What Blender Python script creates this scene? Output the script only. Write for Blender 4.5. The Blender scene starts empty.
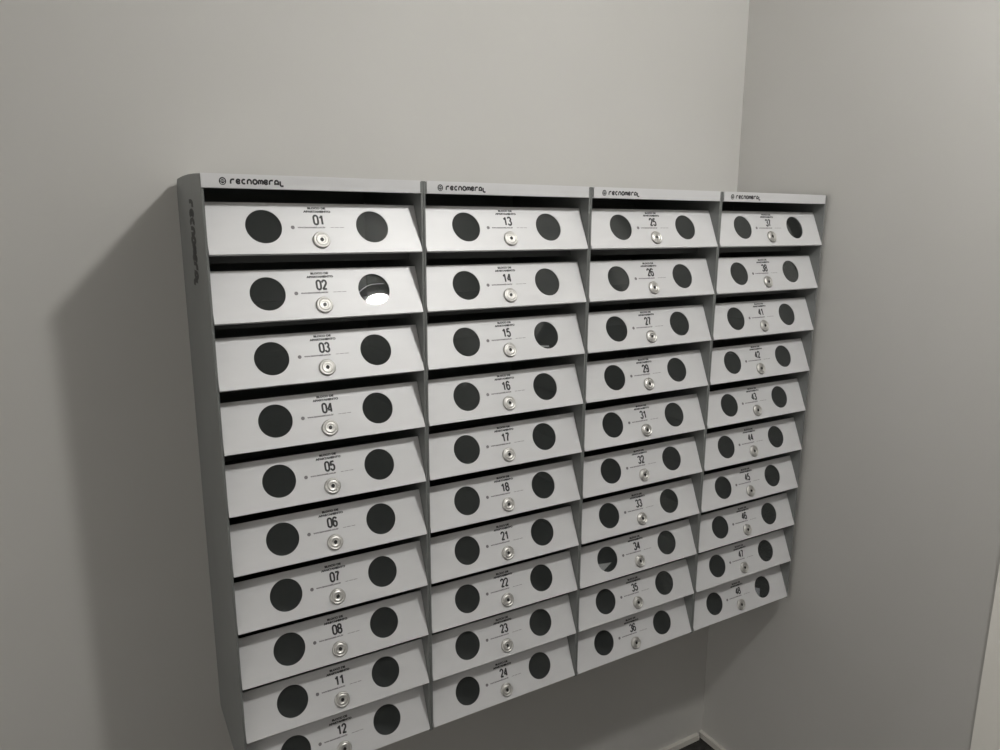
import bpy, bmesh, math, random
from mathutils import Vector, Matrix
random.seed(7)
S = 0.33 / 0.27                      # metres per working unit
FL = 1.210 * S                       # cabinet reference level above the floor
sc = bpy.context.scene
C = sc.collection

# ------------------------------------------------------------------ camera
f, pitch, yaw, roll = 719.707, -0.210534, 0.524129, 0.0063333
fwd = Vector((math.sin(yaw)*math.cos(pitch), math.cos(yaw)*math.cos(pitch), math.sin(pitch)))
right = Vector((math.cos(yaw), -math.sin(yaw), 0)); up = right.cross(fwd)
r2 = math.cos(roll)*right + math.sin(roll)*up
u2 = -math.sin(roll)*right + math.cos(roll)*up
cam = bpy.data.objects.new('camera', bpy.data.cameras.new('camera')); C.objects.link(cam)
M = Matrix.Identity(4)
for i in range(3):
    M[i][0] = r2[i]; M[i][1] = u2[i]; M[i][2] = -fwd[i]
M.translation = Vector((-0.123821*S, -0.881422*S, 0.0394212*S + FL))
cam.matrix_world = M
cam.data.sensor_fit = 'HORIZONTAL'; cam.data.sensor_width = 36; cam.data.lens = f*36/1000
cam.data.clip_start = 0.01
sc.camera = cam
sc.view_settings.view_transform = 'Standard'; sc.view_settings.look = 'None'
sc.view_settings.gamma = 1; sc.view_settings.use_curve_mapping = False
sc.view_settings.exposure = 0.0
# ------------------------------------------------------------------ light levels
LAMP = Vector((0.652*S, -0.862*S, 0.765*S + FL))
LAMP_R = 0.055
LAMP_E = 440.0
LAMP_COL = (1.0, 0.985, 0.95)
world = bpy.data.worlds.new('world'); sc.world = world; world.use_nodes = True
world.node_tree.nodes['Background'].inputs[0].default_value = (1.0, .96, .90, 1)
world.node_tree.nodes['Background'].inputs[1].default_value = 1.1

# ------------------------------------------------------------------ materials
def principled(name, col, rough=.5, metal=0.0, **kw):
    m = bpy.data.materials.new(name); m.use_nodes = True
    b = m.node_tree.nodes['Principled BSDF']
    b.inputs['Base Color'].default_value = (*col, 1)
    b.inputs['Roughness'].default_value = rough; b.inputs['Metallic'].default_value = metal
    for k, v in kw.items(): b.inputs[k].default_value = v
    return m, b
def noise_col(m, b, c1, c2, scale, detail=3, stretch=(1,1,1), bump=0.0, bscale=None):
    nt = m.node_tree
    tc = nt.nodes.new('ShaderNodeTexCoord'); mp = nt.nodes.new('ShaderNodeMapping')
    mp.inputs['Scale'].default_value = stretch
    nt.links.new(tc.outputs['Object'], mp.inputs['Vector'])
    n = nt.nodes.new('ShaderNodeTexNoise'); n.inputs['Scale'].default_value = scale; n.inputs['Detail'].default_value = detail
    nt.links.new(mp.outputs[0], n.inputs['Vector'])
    r = nt.nodes.new('ShaderNodeValToRGB')
    r.color_ramp.elements[0].position = .3; r.color_ramp.elements[1].position = .7
    r.color_ramp.elements[0].color = (*c1, 1); r.color_ramp.elements[1].color = (*c2, 1)
    nt.links.new(n.outputs['Fac'], r.inputs[0]); nt.links.new(r.outputs[0], b.inputs['Base Color'])
    if bump:
        n2 = nt.nodes.new('ShaderNodeTexNoise'); n2.inputs['Scale'].default_value = bscale or scale
        nt.links.new(mp.outputs[0], n2.inputs['Vector'])
        bp = nt.nodes.new('ShaderNodeBump'); bp.inputs['Strength'].default_value = bump; bp.inputs['Distance'].default_value = .001
        nt.links.new(n2.outputs['Fac'], bp.inputs['Height']); nt.links.new(bp.outputs[0], b.inputs['Normal'])
wall_m, b = principled('wall_paint', (.6,.59,.55), .6)
noise_col(wall_m, b, (.485,.478,.458), (.50,.493,.475), 3, bump=.15, bscale=60)
ceil_m, _ = principled('ceiling_paint', (.80,.80,.78), .8)
trim_m, _ = principled('trim_paint_lit', (.84,.82,.77), .45)  # paler than the wall: the strip's stronger lighting is put into the colour
base_m, _ = principled('baseboard_paint', (.56,.54,.50), .5)
floor_m, b = principled('floor_stone', (.02,.02,.02), .25)
noise_col(floor_m, b, (.012,.012,.012), (.03,.03,.028), 40)
silver_m, b = principled('silver_paint', (.58,.58,.59), .47, .13)
noise_col(silver_m, b, (.595,.595,.605), (.62,.62,.63), 12, stretch=(1,4,4))
frame_m, b = principled('frame_paint_shaded', (.30,.31,.30), .5, .15)  # same silver paint, darkened: the panels' lack of lamplight is in the colour
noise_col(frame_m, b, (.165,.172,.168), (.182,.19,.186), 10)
inner_m, _ = principled('inner_steel_shaded', (.10,.105,.105), .5, .2)  # cabinet interior darkened: the shade inside the mail slots is in the colour
door_m, _ = principled('dark_door', (.06,.055,.05), .5)
ink_m, _ = principled('black_ink', (.02,.02,.022), .5)
grey_ink_m, _ = principled('grey_ink', (.16,.15,.16), .5)
side_ink_m, _ = principled('dull_dark_ink', (.022,.022,.022), .6)
chrome_m, _ = principled('nickel', (.56,.55,.53), .42, .85)
key_m, _ = principled('keyhole_black', (.004,.004,.004), .6)
paper_m, _ = principled('paper', (.92,.91,.90), .7)
paper2_m, _ = principled('paper_bluish', (.70,.70,.76), .7)
metal_lamp_m, _ = principled('lamp_base_white', (.8,.8,.8), .4)
# clear acrylic: see-through with a fresnel gloss
acr_m = bpy.data.materials.new('clear_acrylic'); acr_m.use_nodes = True
nt = acr_m.node_tree; nt.nodes.clear()
out = nt.nodes.new('ShaderNodeOutputMaterial'); mix = nt.nodes.new('ShaderNodeMixShader')
tr = nt.nodes.new('ShaderNodeBsdfTransparent'); tr.inputs[0].default_value = (.90,.91,.91,1)
gl = nt.nodes.new('ShaderNodeBsdfGlossy'); gl.inputs['Roughness'].default_value = .006
fr = nt.nodes.new('ShaderNodeFresnel'); fr.inputs['IOR'].default_value = 1.22
nt.links.new(fr.outputs[0], mix.inputs[0]); df = nt.nodes.new('ShaderNodeBsdfDiffuse'); df.inputs[0].default_value = (.085,.092,.09,1)
sm = nt.nodes.new('ShaderNodeMixShader'); sm.inputs[0].default_value = .22
nt.links.new(tr.outputs[0], sm.inputs[1]); nt.links.new(df.outputs[0], sm.inputs[2])
nt.links.new(sm.outputs[0], mix.inputs[1]); nt.links.new(gl.outputs[0], mix.inputs[2])
nt.links.new(mix.outputs[0], out.inputs[0])
lampm = bpy.data.materials.new('lamp_diffuser'); lampm.use_nodes = True
b = lampm.node_tree.nodes['Principled BSDF']
b.inputs['Base Color'].default_value = (.9,.9,.88,1)
b.inputs['Emission Color'].default_value = (*LAMP_COL, 1); b.inputs['Emission Strength'].default_value = LAMP_E

# ------------------------------------------------------------------ helpers
def bx(bm, x0, x1, y0, y1, z0, z1, bevel=0.0, mi=0):
    t = bmesh.new()
    bmesh.ops.create_cube(t, size=1)
    for v in t.verts:
        v.co = Vector((x0+(v.co.x+.5)*(x1-x0), y0+(v.co.y+.5)*(y1-y0), z0+(v.co.z+.5)*(z1-z0)))
    if bevel: bmesh.ops.bevel(t, geom=t.edges[:], offset=bevel, segments=2, affect='EDGES')
    for fc in t.faces: fc.material_index = mi
    me = bpy.data.meshes.new('tmp'); t.to_mesh(me); t.free(); bm.from_mesh(me); bpy.data.meshes.remove(me)
def lathe(bm, prof, n=40, mi=0, close=True):      # prof: (r, h) about local Z
    rings = []
    for r, h in prof:
        rings.append([bm.verts.new((r*math.cos(2*math.pi*i/n), r*math.sin(2*math.pi*i/n), h)) for i in range(n)])
    for a, c in zip(rings, rings[1:]):
        for i in range(n):
            q = bm.faces.new((a[i], a[(i+1) % n], c[(i+1) % n], c[i])); q.material_index = mi; q.smooth = True
    if close:
        q = bm.faces.new(rings[-1]); q.material_index = mi
        q = bm.faces.new(rings[0][::-1]); q.material_index = mi
def mesh(name, bm, mats):
    me = bpy.data.meshes.new(name); bmesh.ops.recalc_face_normals(bm, faces=bm.faces[:])
    bm.to_mesh(me); bm.free()
    for m in (mats if isinstance(mats, (list, tuple)) else [mats]): me.materials.append(m)
    return me
def obj(name, me, parent=None, loc=(0,0,0), rot=(0,0,0)):
    o = bpy.data.objects.new(name, me); C.objects.link(o)
    if parent: o.parent = parent
    o.location = loc; o.rotation_euler = rot
    return o
def curve_mesh(name, cu, mats):
    o = bpy.data.objects.new('tmpc', cu); C.objects.link(o)
    dg = bpy.context.evaluated_depsgraph_get(); dg.update()
    me = bpy.data.meshes.new_from_object(o.evaluated_get(dg)); me.name = name
    bpy.data.objects.remove(o); bpy.data.curves.remove(cu)
    me.materials.clear(); me.materials.append(mats)
    return me
def text_mesh(items, m, name='lettering'):        # items: (text, x, y, cap height, x squeeze, boldness[, width])
    bm = bmesh.new()
    for it in items:
        t, x, y, h, sq, bold = it[:6]
        cu = bpy.data.curves.new('t', 'FONT'); cu.body = t; cu.size = 1; cu.align_x = 'CENTER'
        cu.offset = bold; cu.resolution_u = 3; cu.extrude = 0
        me = curve_mesh('t', cu, m)
        xs = [v.co.x for v in me.vertices]; cx = (min(xs)+max(xs))/2; w = max(xs)-min(xs)
        sy = h/.73; sx = sy*sq
        if len(it) > 6: sx = it[6]/w
        for v in me.vertices:
            v.co.x = (v.co.x-cx)*sx + x; v.co.y = v.co.y*sy + y
        bm.from_mesh(me); bpy.data.meshes.remove(me)
    me = bpy.data.meshes.new(name); bm.to_mesh(me); bm.free(); me.materials.append(m)
    return me
def ribbon(bm, pts, w, z=0.0):                     # stroke of constant width in the local XY plane
    n = len(pts); L = []; Rr = []
    for i in range(n):
        a = Vector(pts[max(i-1,0)]); c = Vector(pts[min(i+1,n-1)]); d = (c-a).normalized(); nn = Vector((-d.y, d.x))
        p = Vector(pts[i]); L.append(bm.verts.new((*(p+nn*w/2), z))); Rr.append(bm.verts.new((*(p-nn*w/2), z)))
    for i in range(n-1): bm.faces.new((L[i], L[i+1], Rr[i+1], Rr[i]))
def arc(cx, cy, r, a0, a1, n=14, ry=None):
    ry = ry or r
    return [(cx+r*math.cos(math.radians(a0+(a1-a0)*i/n)), cy+ry*math.sin(math.radians(a0+(a1-a0)*i/n))) for i in range(n+1)]
def logo_mesh(H, with_dot=True, width=None, m=None, name='logo', sw=.34):   # the maker's rounded wordmark, letter height H, starts at x = 0
    bm = bmesh.new(); x = 0.0; w = H*sw*1.1; r = H*.5
    if with_dot:
        lathe(bm, [(H*.80, 0), (H*.80, .0001)], 28)
        x = H*1.75
        k0 = len(bm.faces)
        ribbon(bm, arc(0, -H*.05, H*.50, 20, 160, 10), H*.13, .0002)
        ribbon(bm, arc(0, -H*.05, H*.50, 200, 340, 10), H*.13, .0002)
        ribbon(bm, [(-H*.45, H*.0), (H*.45, H*.0)], H*.13, .0002)
        bm.faces.ensure_lookup_table()
        for fc in bm.faces[k0:]: fc.material_index = 1
    adv = H*1.25
    def put(strokes):
        nonlocal x
        for s in strokes: ribbon(bm, [(x+px*H, (py-.5)*H) for px, py in s], w, .00012)
        x += adv
    T = [[(0,0),(0,.45)] + arc(.45,.45,.45,180,95,8) + [(.85,.9)]]
    E = [arc(.45,.5,.42,20,330,20), [(.1,.5),(.86,.5)]]
    Cc = [arc(.45,.5,.42,50,310,18)]
    N = [[(0,0),(0,.5)] + arc(.42,.5,.42,180,0,12) + [(.84,0)]]
    O = [arc(.45,.5,.45,0,360,24)]
    Mm = [[(0,0),(0,.6)] + arc(.24,.6,.24,180,0,8) + [(.48,.1)], [(.48,.6)] + arc(.72,.6,.24,180,0,8) + [(.96,0)]]
    A = [[(0,0),(0,.5)] + arc(.4,.5,.4,180,0,12) + [(.8,0)], [(.12,.2),(.66,.2)]]
    Ll = [[(0,.8),(0,.1)] + arc(.3,.1,.3,180,270,6) + [(.75,-.2)]]
    for g in (T,E,Cc,N,O,Mm,E,T,A,Ll): put(g)
    if width:
        k = width/x
        for v in bm.verts: v.co.x *= k
    return mesh(name, bm, [m or ink_m, silver_m])

def number_mesh(num, h, w, m):                     # condensed bold digits drawn as strokes
    q = .215
    def A(cx, cy, rx, ry, a0, a1, n=12): return arc(cx, cy, rx, a0, a1, n, ry)
    G = {'0': [A(.21,.72,.21,.28,0,180) + A(.21,.28,.21,.28,180,360) + [(.42,.72)]],
         '1': [[(.26,0),(.26,1)], [(.26,.97),(.18,.82),(.02,.74)]],
         '2': [A(.21,.73,.20,.27,175,-30) + [(.02,.0)], [(0,.03),(.42,.03)]],
         '3': [A(.20,.76,.19,.24,165,-90), A(.20,.27,.21,.27,90,-165)],
         '4': [[(.32,0),(.32,1)], [(.32,.97),(.0,.30)], [(-.02,.26),(.44,.26)]],
         '5': [[(.40,.97),(.07,.97)], [(.08,1),(.04,.50)], A(.20,.32,.21,.32,140,-160)],
         '6': [A(.21,.72,.20,.28,20,180) + [(.01,.3)], A(.21,.30,.20,.30,0,360,20)],
         '7': [[(0,.97),(.42,.97)], [(.40,.96),(.20,.45),(.14,0)]],
         '8': [A(.21,.76,.18,.24,0,360,20), A(.21,.27,.21,.27,0,360,20)],
         '9': [A(.21,.70,.20,.30,0,360,20), [(.41,.7)] + A(.21,.28,.20,.28,0,-160)]}
    bm = bmesh.new(); tot = .42*2 + .16; x = -tot/2
    for ch in '%02d' % num:
        for st in G[ch]: ribbon(bm, [((x+px)*w/tot*1.0, (py-.5)*h) for px, py in st], h*q)
        x += .42 + .16
    return mesh('number', bm, m)

# ------------------------------------------------------------------ cabinet dimensions (from the photograph)
W = .27*S; H = .0796721*S; T = .0031*S; YT = .0257995*S; HH = .0589373*S
ZT = .0899802*S; HB = .0158707*S; D = .2215*S; LV = .253; CV = .531; CU = .24978*W
L = math.hypot(YT, HH); ANG = math.atan2(HH, YT)
DW = W - 2*T - .0012                 # door width
R_W = .0213*S
YP = .0018*S                         # the frame's front edge sits just behind the door lips
SH = .0009
ROOM_X0, ROOM_X1 = -1.9*S, 4*W
ROOM_Y0, ROOM_Y1 = -2.7*S, D
CEIL = .812*S + FL
RW_END = -.3672*S                    # where the right wall meets the door casing

# ------------------------------------------------------------------ room
def struct(name, m, *boxes):
    bm = bmesh.new()
    for a in boxes: bx(bm, *a)
    o = obj(name, mesh(name, bm, m)); o['kind'] = 'structure'; return o
th = .12
struct('floor', floor_m, (ROOM_X0-th, ROOM_X1+th, ROOM_Y0-th, ROOM_Y1+th, -th, 0))
struct('ceiling', ceil_m, (ROOM_X0-th, ROOM_X1+th, ROOM_Y0-th, ROOM_Y1+th, CEIL, CEIL+th))
struct('wall_back', wall_m, (ROOM_X0-th, ROOM_X1+th, ROOM_Y1, ROOM_Y1+th, 0, CEIL))
struct('wall_front', wall_m, (ROOM_X0-th, ROOM_X1+th, ROOM_Y0-th, ROOM_Y0, 0, CEIL))
DOORH = 2.1
wr = struct('wall_right', wall_m, (ROOM_X1, ROOM_X1+th, RW_END, ROOM_Y1, 0, CEIL),
       (ROOM_X1, ROOM_X1+th, ROOM_Y0, RW_END-.96, 0, CEIL), (ROOM_X1, ROOM_X1+th, RW_END-.96, RW_END, DOORH, CEIL))
BB = .0145*S
def lean(o):                          # the right wall stands slightly out of plumb
    for v in o.data.vertices: v.co.x += 0.0075*S - .011*(v.co.z-FL)
lean(wr)
struct('baseboard_back', base_m, (ROOM_X0, ROOM_X1+.003, ROOM_Y1-.012, ROOM_Y1, 0, BB))
lean(struct('baseboard_right', base_m, (ROOM_X1-.012, ROOM_X1, RW_END, ROOM_Y1, 0, BB)))
tr1 = struct('trim_1', trim_m, (ROOM_X1-.006, ROOM_X1+th*.9, RW_END-.07, RW_END, 0, DOORH),
       (ROOM_X1-.006, ROOM_X1+th*.9, RW_END-.96, RW_END-.89, 0, DOORH),
       (ROOM_X1-.006, ROOM_X1+th*.9, RW_END-.89, RW_END-.07, DOORH-.07, DOORH))
lean(tr1)
dr = struct('door_1', door_m, (ROOM_X1+.02, ROOM_X1+.055, RW_END-.887, RW_END-.073, .005, DOORH-.073))
hb = bmesh.new(); lathe(hb, [(.025,0),(.025,.006),(.011,.008),(.011,.04),(.024,.046),(.027,.06),(.02,.072)], 28)
obj('door_handle', mesh('door_handle', hb, chrome_m), dr, (ROOM_X1+.02, RW_END-.82, 1.0), (0, -math.pi/2, 0))

# ------------------------------------------------------------------ ceiling lamp
lamp = bpy.data.objects.new('ceiling_lamp', None); C.objects.link(lamp); lamp.location = (LAMP.x, LAMP.y, CEIL)
lamp['label'] = 'round white flush ceiling lamp with a glowing diffuser, its glare caught in mailbox 02'
lamp['category'] = 'lamp'
bm = bmesh.new(); lathe(bm, [(LAMP_R*1.15, 0), (LAMP_R*1.15, -.012), (LAMP_R*1.03, -.016)], 48)
obj('base', mesh('base', bm, metal_lamp_m), lamp)
bm = bmesh.new(); lathe(bm, [(LAMP_R*.8, -.0165), (LAMP_R, -.035), (LAMP_R*.97, -.05), (LAMP_R*.85, -.066), (LAMP_R*.6, -.080), (LAMP_R*.3, -.087), (LAMP_R*.1, -.0885)], 48)
obj('diffuser', mesh('diffuser', bm, lampm), lamp)

# ------------------------------------------------------------------ shared meshes for the mailboxes
cu = bpy.data.curves.new('door', 'CURVE'); cu.dimensions = '2D'; cu.fill_mode = 'BOTH'; cu.extrude = .0005; cu.bevel_depth = .0002; cu.bevel_resolution = 1
def poly(pts):
    s = cu.splines.new('POLY'); s.points.add(len(pts)-1); s.use_cyclic_u = True
    for p, q in zip(s.points, pts): p.co = (*q, 0, 1)
poly([(-DW/2, 0), (DW/2, 0), (DW/2, L), (-DW/2, L)])
for sx in (-1, 1):
    poly([(sx*CU+.001*S+R_W*math.cos(a), CV*L+R_W*math.sin(a)) for a in [2*math.pi*i/56 for i in range(56)]][::-1])
face = curve_mesh('door', cu, silver_m)
bm = bmesh.new(); bm.from_mesh(face); bpy.data.meshes.remove(face)
bx(bm, -DW/2, DW/2, 0, .0009, -.006, 0, .0002)          # folded lower lip
bx(bm, -DW/2, DW/2, L-.0009, L, -.007, 0, .0002)        # folded upper lip
for sx in (-1, 1): bx(bm, sx*DW/2-(.0009 if sx > 0 else 0), sx*DW/2+(.0009 if sx < 0 else 0), .001, L-.001, -.006, 0, .0002)
door_me = mesh('door', bm, silver_m)
bm = bmesh.new(); lathe(bm, [(R_W*1.14, -.0022), (R_W*1.14, -.0009)], 48)
win_me = mesh('window', bm, acr_m)
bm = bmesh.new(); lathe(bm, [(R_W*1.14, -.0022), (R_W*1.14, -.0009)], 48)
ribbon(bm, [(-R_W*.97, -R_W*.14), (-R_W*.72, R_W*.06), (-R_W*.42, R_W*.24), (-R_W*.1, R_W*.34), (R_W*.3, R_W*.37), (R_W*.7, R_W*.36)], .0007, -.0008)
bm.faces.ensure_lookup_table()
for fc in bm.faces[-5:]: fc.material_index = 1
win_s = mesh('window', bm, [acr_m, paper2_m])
LR = .0130
bm = bmesh.new()
lathe(bm, [(LR, 0), (LR, .0026), (LR*.90, .0038), (LR*.80, .0040), (LR*.76, .0033), (LR*.70, .0032), (LR*.66, .0038), (LR*.40, .0040), (LR*.37, .0034), (LR*.30, .0036)], 36)
lathe(bm, [(LR*.23, .0034), (LR*.23, .00385)], 16, 1)
bx(bm, -LR*.06, LR*.06, -LR*.26, LR*.26, .0034, .0037, 0, 1)
lock_me = mesh('lock', bm, [chrome_m, key_m])
cap_me = text_mesh([('BLOCO DE', 0, L*.885,   .0032, 1, .075, .0225*S), ('APARTAMENTO', 0, L*.815, .0032, 1, .075, .034*S)], ink_m, 'caption')
addr = text_mesh([('www.tecnometal.com.br', -.0095*S, L*.498, .0030, 1, .05, .0345*S), ('--- ---- ----', .0225*S, L*.500, .0030, 1, .05, .017*S)], grey_ink_m, 'address_line')
bm = bmesh.new(); bm.from_mesh(addr); bpy.data.meshes.remove(addr)
t = bmesh.new(); lathe(t, [(.0029, 0), (.0029, .0001)], 20)
for v in t.verts: v.co += Vector((-.0325*S, L*.513, 0))
me = bpy.data.meshes.new('tmp'); t.to_mesh(me); t.free(); bm.from_mesh(me); bpy.data.meshes.remove(me)
addr_me = mesh('address_line', bm, grey_ink_m)
logo_me = logo_mesh(.0054*S, True, .070*S, ink_m)

bm = bmesh.new(); bx(bm, T, W-T, .0125*S, D-.002, -.0008, 0)
bx(bm, T, W-T, .045*S, .045*S+.0008, -.013*S, -.0004)
shelf_me = mesh('shelf', bm, inner_m)
zb = -9*H - .0045*S
def panel(x0, x1, fx0=None, fx1=None):
    bm = bmesh.new()
    pr = [(YP, zb), (YP, ZT-.0006), (.05*S, ZT+.0016*S), (.10*S, ZT+.0032*S), (.15*S, ZT+.0036*S)]
    pr += [(D-.0005-.020*S+.020*S*math.sin(a), ZT+.0034*S-.018*S*(1-math.cos(a))) for a in [math.radians(12*i) for i in range(1, 8)]] + [(D-.0005, ZT-.018*S), (D-.0005, zb)]
    a = [bm.verts.new((x0, y, z)) for y, z in pr]; c = [bm.verts.new((x1, y, z)) for y, z in pr]
    bm.faces.new(a); bm.faces.new(c[::-1])
    for i in range(len(pr)): bm.faces.new((a[i], a[i-1], c[i-1], c[i]))
    bmesh.ops.bevel(bm, geom=bm.edges[:], offset=.0004, segments=1, affect='EDGES')
    if fx0 is not None: bx(bm, fx0, fx1, YP-.0004, YP+.012, ZT-HB, ZT-.0008, .0003)
    return mesh('side_panel', bm, frame_m)
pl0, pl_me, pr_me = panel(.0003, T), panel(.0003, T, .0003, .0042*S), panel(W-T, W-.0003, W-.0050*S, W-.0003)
bm = bmesh.new(); bx(bm, T, W-T, D-.0018, D-.0006, zb+.001, ZT-.001)
back_me = mesh('back_panel', bm, frame_m)
def header_mesh(hx0):
  bm = bmesh.new()
  bx(bm, hx0, W-.0050*S, -.0002, .0012, ZT-HB, ZT, .0003)
  bx(bm, T, W-T, .0012, .012, ZT-HB, ZT-HB+.001)
  return mesh('header', bm, silver_m)
head0, head_me = header_mesh(.0006), header_mesh(.0042*S)
bm = bmesh.new(); bx(bm, T, W-T, .0013, D-.002, ZT-.0013, ZT-.0002)
top_me = mesh('top_panel', bm, silver_m)

cols = [[1,2,3,4,5,6,7,8,11,12], [13,14,15,16,17,18,21,22,23,24], [25,26,27,29,31,32,33,34,35,36], [37,38,41,42,43,44,45,46,47,48]]
labels = ['silver steel mailbox cabinet numbered 01 to 12, leftmost, with vertical lettering on its outer side',
          'silver steel mailbox cabinet numbered 13 to 24, between the 01-12 and 25-36 cabinets',
          'silver steel mailbox cabinet numbered 25 to 36, between the 13-24 and 37-48 cabinets',
          'silver steel mailbox cabinet numbered 37 to 48, against the right wall corner']
def boxname(c, k): return cols[c][k]
def to_world(c, k, u, v, n=0.0):     # point on a door face: u across from the centre, v up the slope, n outward
    a, b_ = YT/L, HH/L
    return Vector((c*W+W/2+u, v*a - n*b_, -k*H + v*b_ + n*a + FL))
for c in range(4):
    root = bpy.data.objects.new('mailbox_cabinet', None); C.objects.link(root); root.location = (c*W, 0, FL)
    root['label'] = labels[c]; root['category'] = 'mailboxes'; root['group'] = 'wall mailbox cabinets'
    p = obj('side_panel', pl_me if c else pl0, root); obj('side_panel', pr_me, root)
    if c == 0:
        lm = logo_mesh(.030*S, False, .108*S, side_ink_m, 'lettering', .52)
        s = obj('lettering', lm, p)
        s.matrix_local = Matrix(((0,0,-1,.0001), (-0,-1,0,.0) , (-1,0,0,0), (0,0,0,1)))
        s.location = (.0002, .092*S, .061*S)
    obj('back_panel', back_me, root); obj('top_panel', top_me, root)
    hd = obj('header', head_me if c else head0, root)
    obj('logo', logo_me, hd, (.0235*S, -.0003, ZT-HB*.52), (math.pi/2, 0, 0))
    for k in range(10):
        obj('shelf', shelf_me, root, (0, 0, -k*H + .0004*S))
        num = boxname(c, k)
        d = obj('door', door_me, root, (W/2, 0, -k*H), (ANG, 0, 0))
        d['label'] = 'silver mailbox door numbered %02d' % num
        for sx in (-1, 1):
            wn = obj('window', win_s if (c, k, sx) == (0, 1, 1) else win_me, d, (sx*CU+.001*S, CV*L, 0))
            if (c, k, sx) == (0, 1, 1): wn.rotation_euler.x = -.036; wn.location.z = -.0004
        obj('lock', lock_me, d, (0, LV*L, .0007), (0, 0, random.uniform(-.5, .5)))
        nm = number_mesh(num, .0118*S, .0122*S, ink_m)
        obj('number', nm, d, (.0006*S, L*.665, .0009))
        obj('caption', cap_me, d, (0, 0, .0009)); obj('address_line', addr_me, d, (0, 0, .0009))

# ------------------------------------------------------------------ letters inside some boxes
def letter(c, k, u, v, n, w, h, rot, m, label, tilt=0.0, skew=0.0):
    bm = bmesh.new(); bx(bm, -w, 0, -h, 0, -.0006, 0, .0002)
    for vt in bm.verts: vt.co.x += skew*vt.co.y
    o = obj('envelope', mesh('envelope', bm, m))
    o.matrix_world = Matrix.Translation(to_world(c, k, u, v, n)) @ Matrix.Rotation(ANG, 4, 'X') @ Matrix.Rotation(rot, 4, 'Z') @ Matrix.Rotation(tilt, 4, 'X')
    o['label'] = label; o['category'] = 'envelope'; o['group'] = 'letters inside the mailboxes'
letter(2, 7, -CU+R_W*.5, CV*L-R_W*.35, -.0035, .07, .022, math.radians(-6), paper_m, 'white envelope corner seen in the left window of mailbox 34', skew=1.6)
letter(3, 9, CU-R_W*.12, CV*L-R_W*.10, -.0040, .045, .018, math.radians(-22), paper2_m, 'pale bluish envelope seen in the right window of mailbox 48')
letter(1, 2, CU+R_W*.2, CV*L-R_W*.72, -.0035, .03, .0035, math.radians(-3), paper_m, 'thin white letter edge low in the right window of mailbox 15')
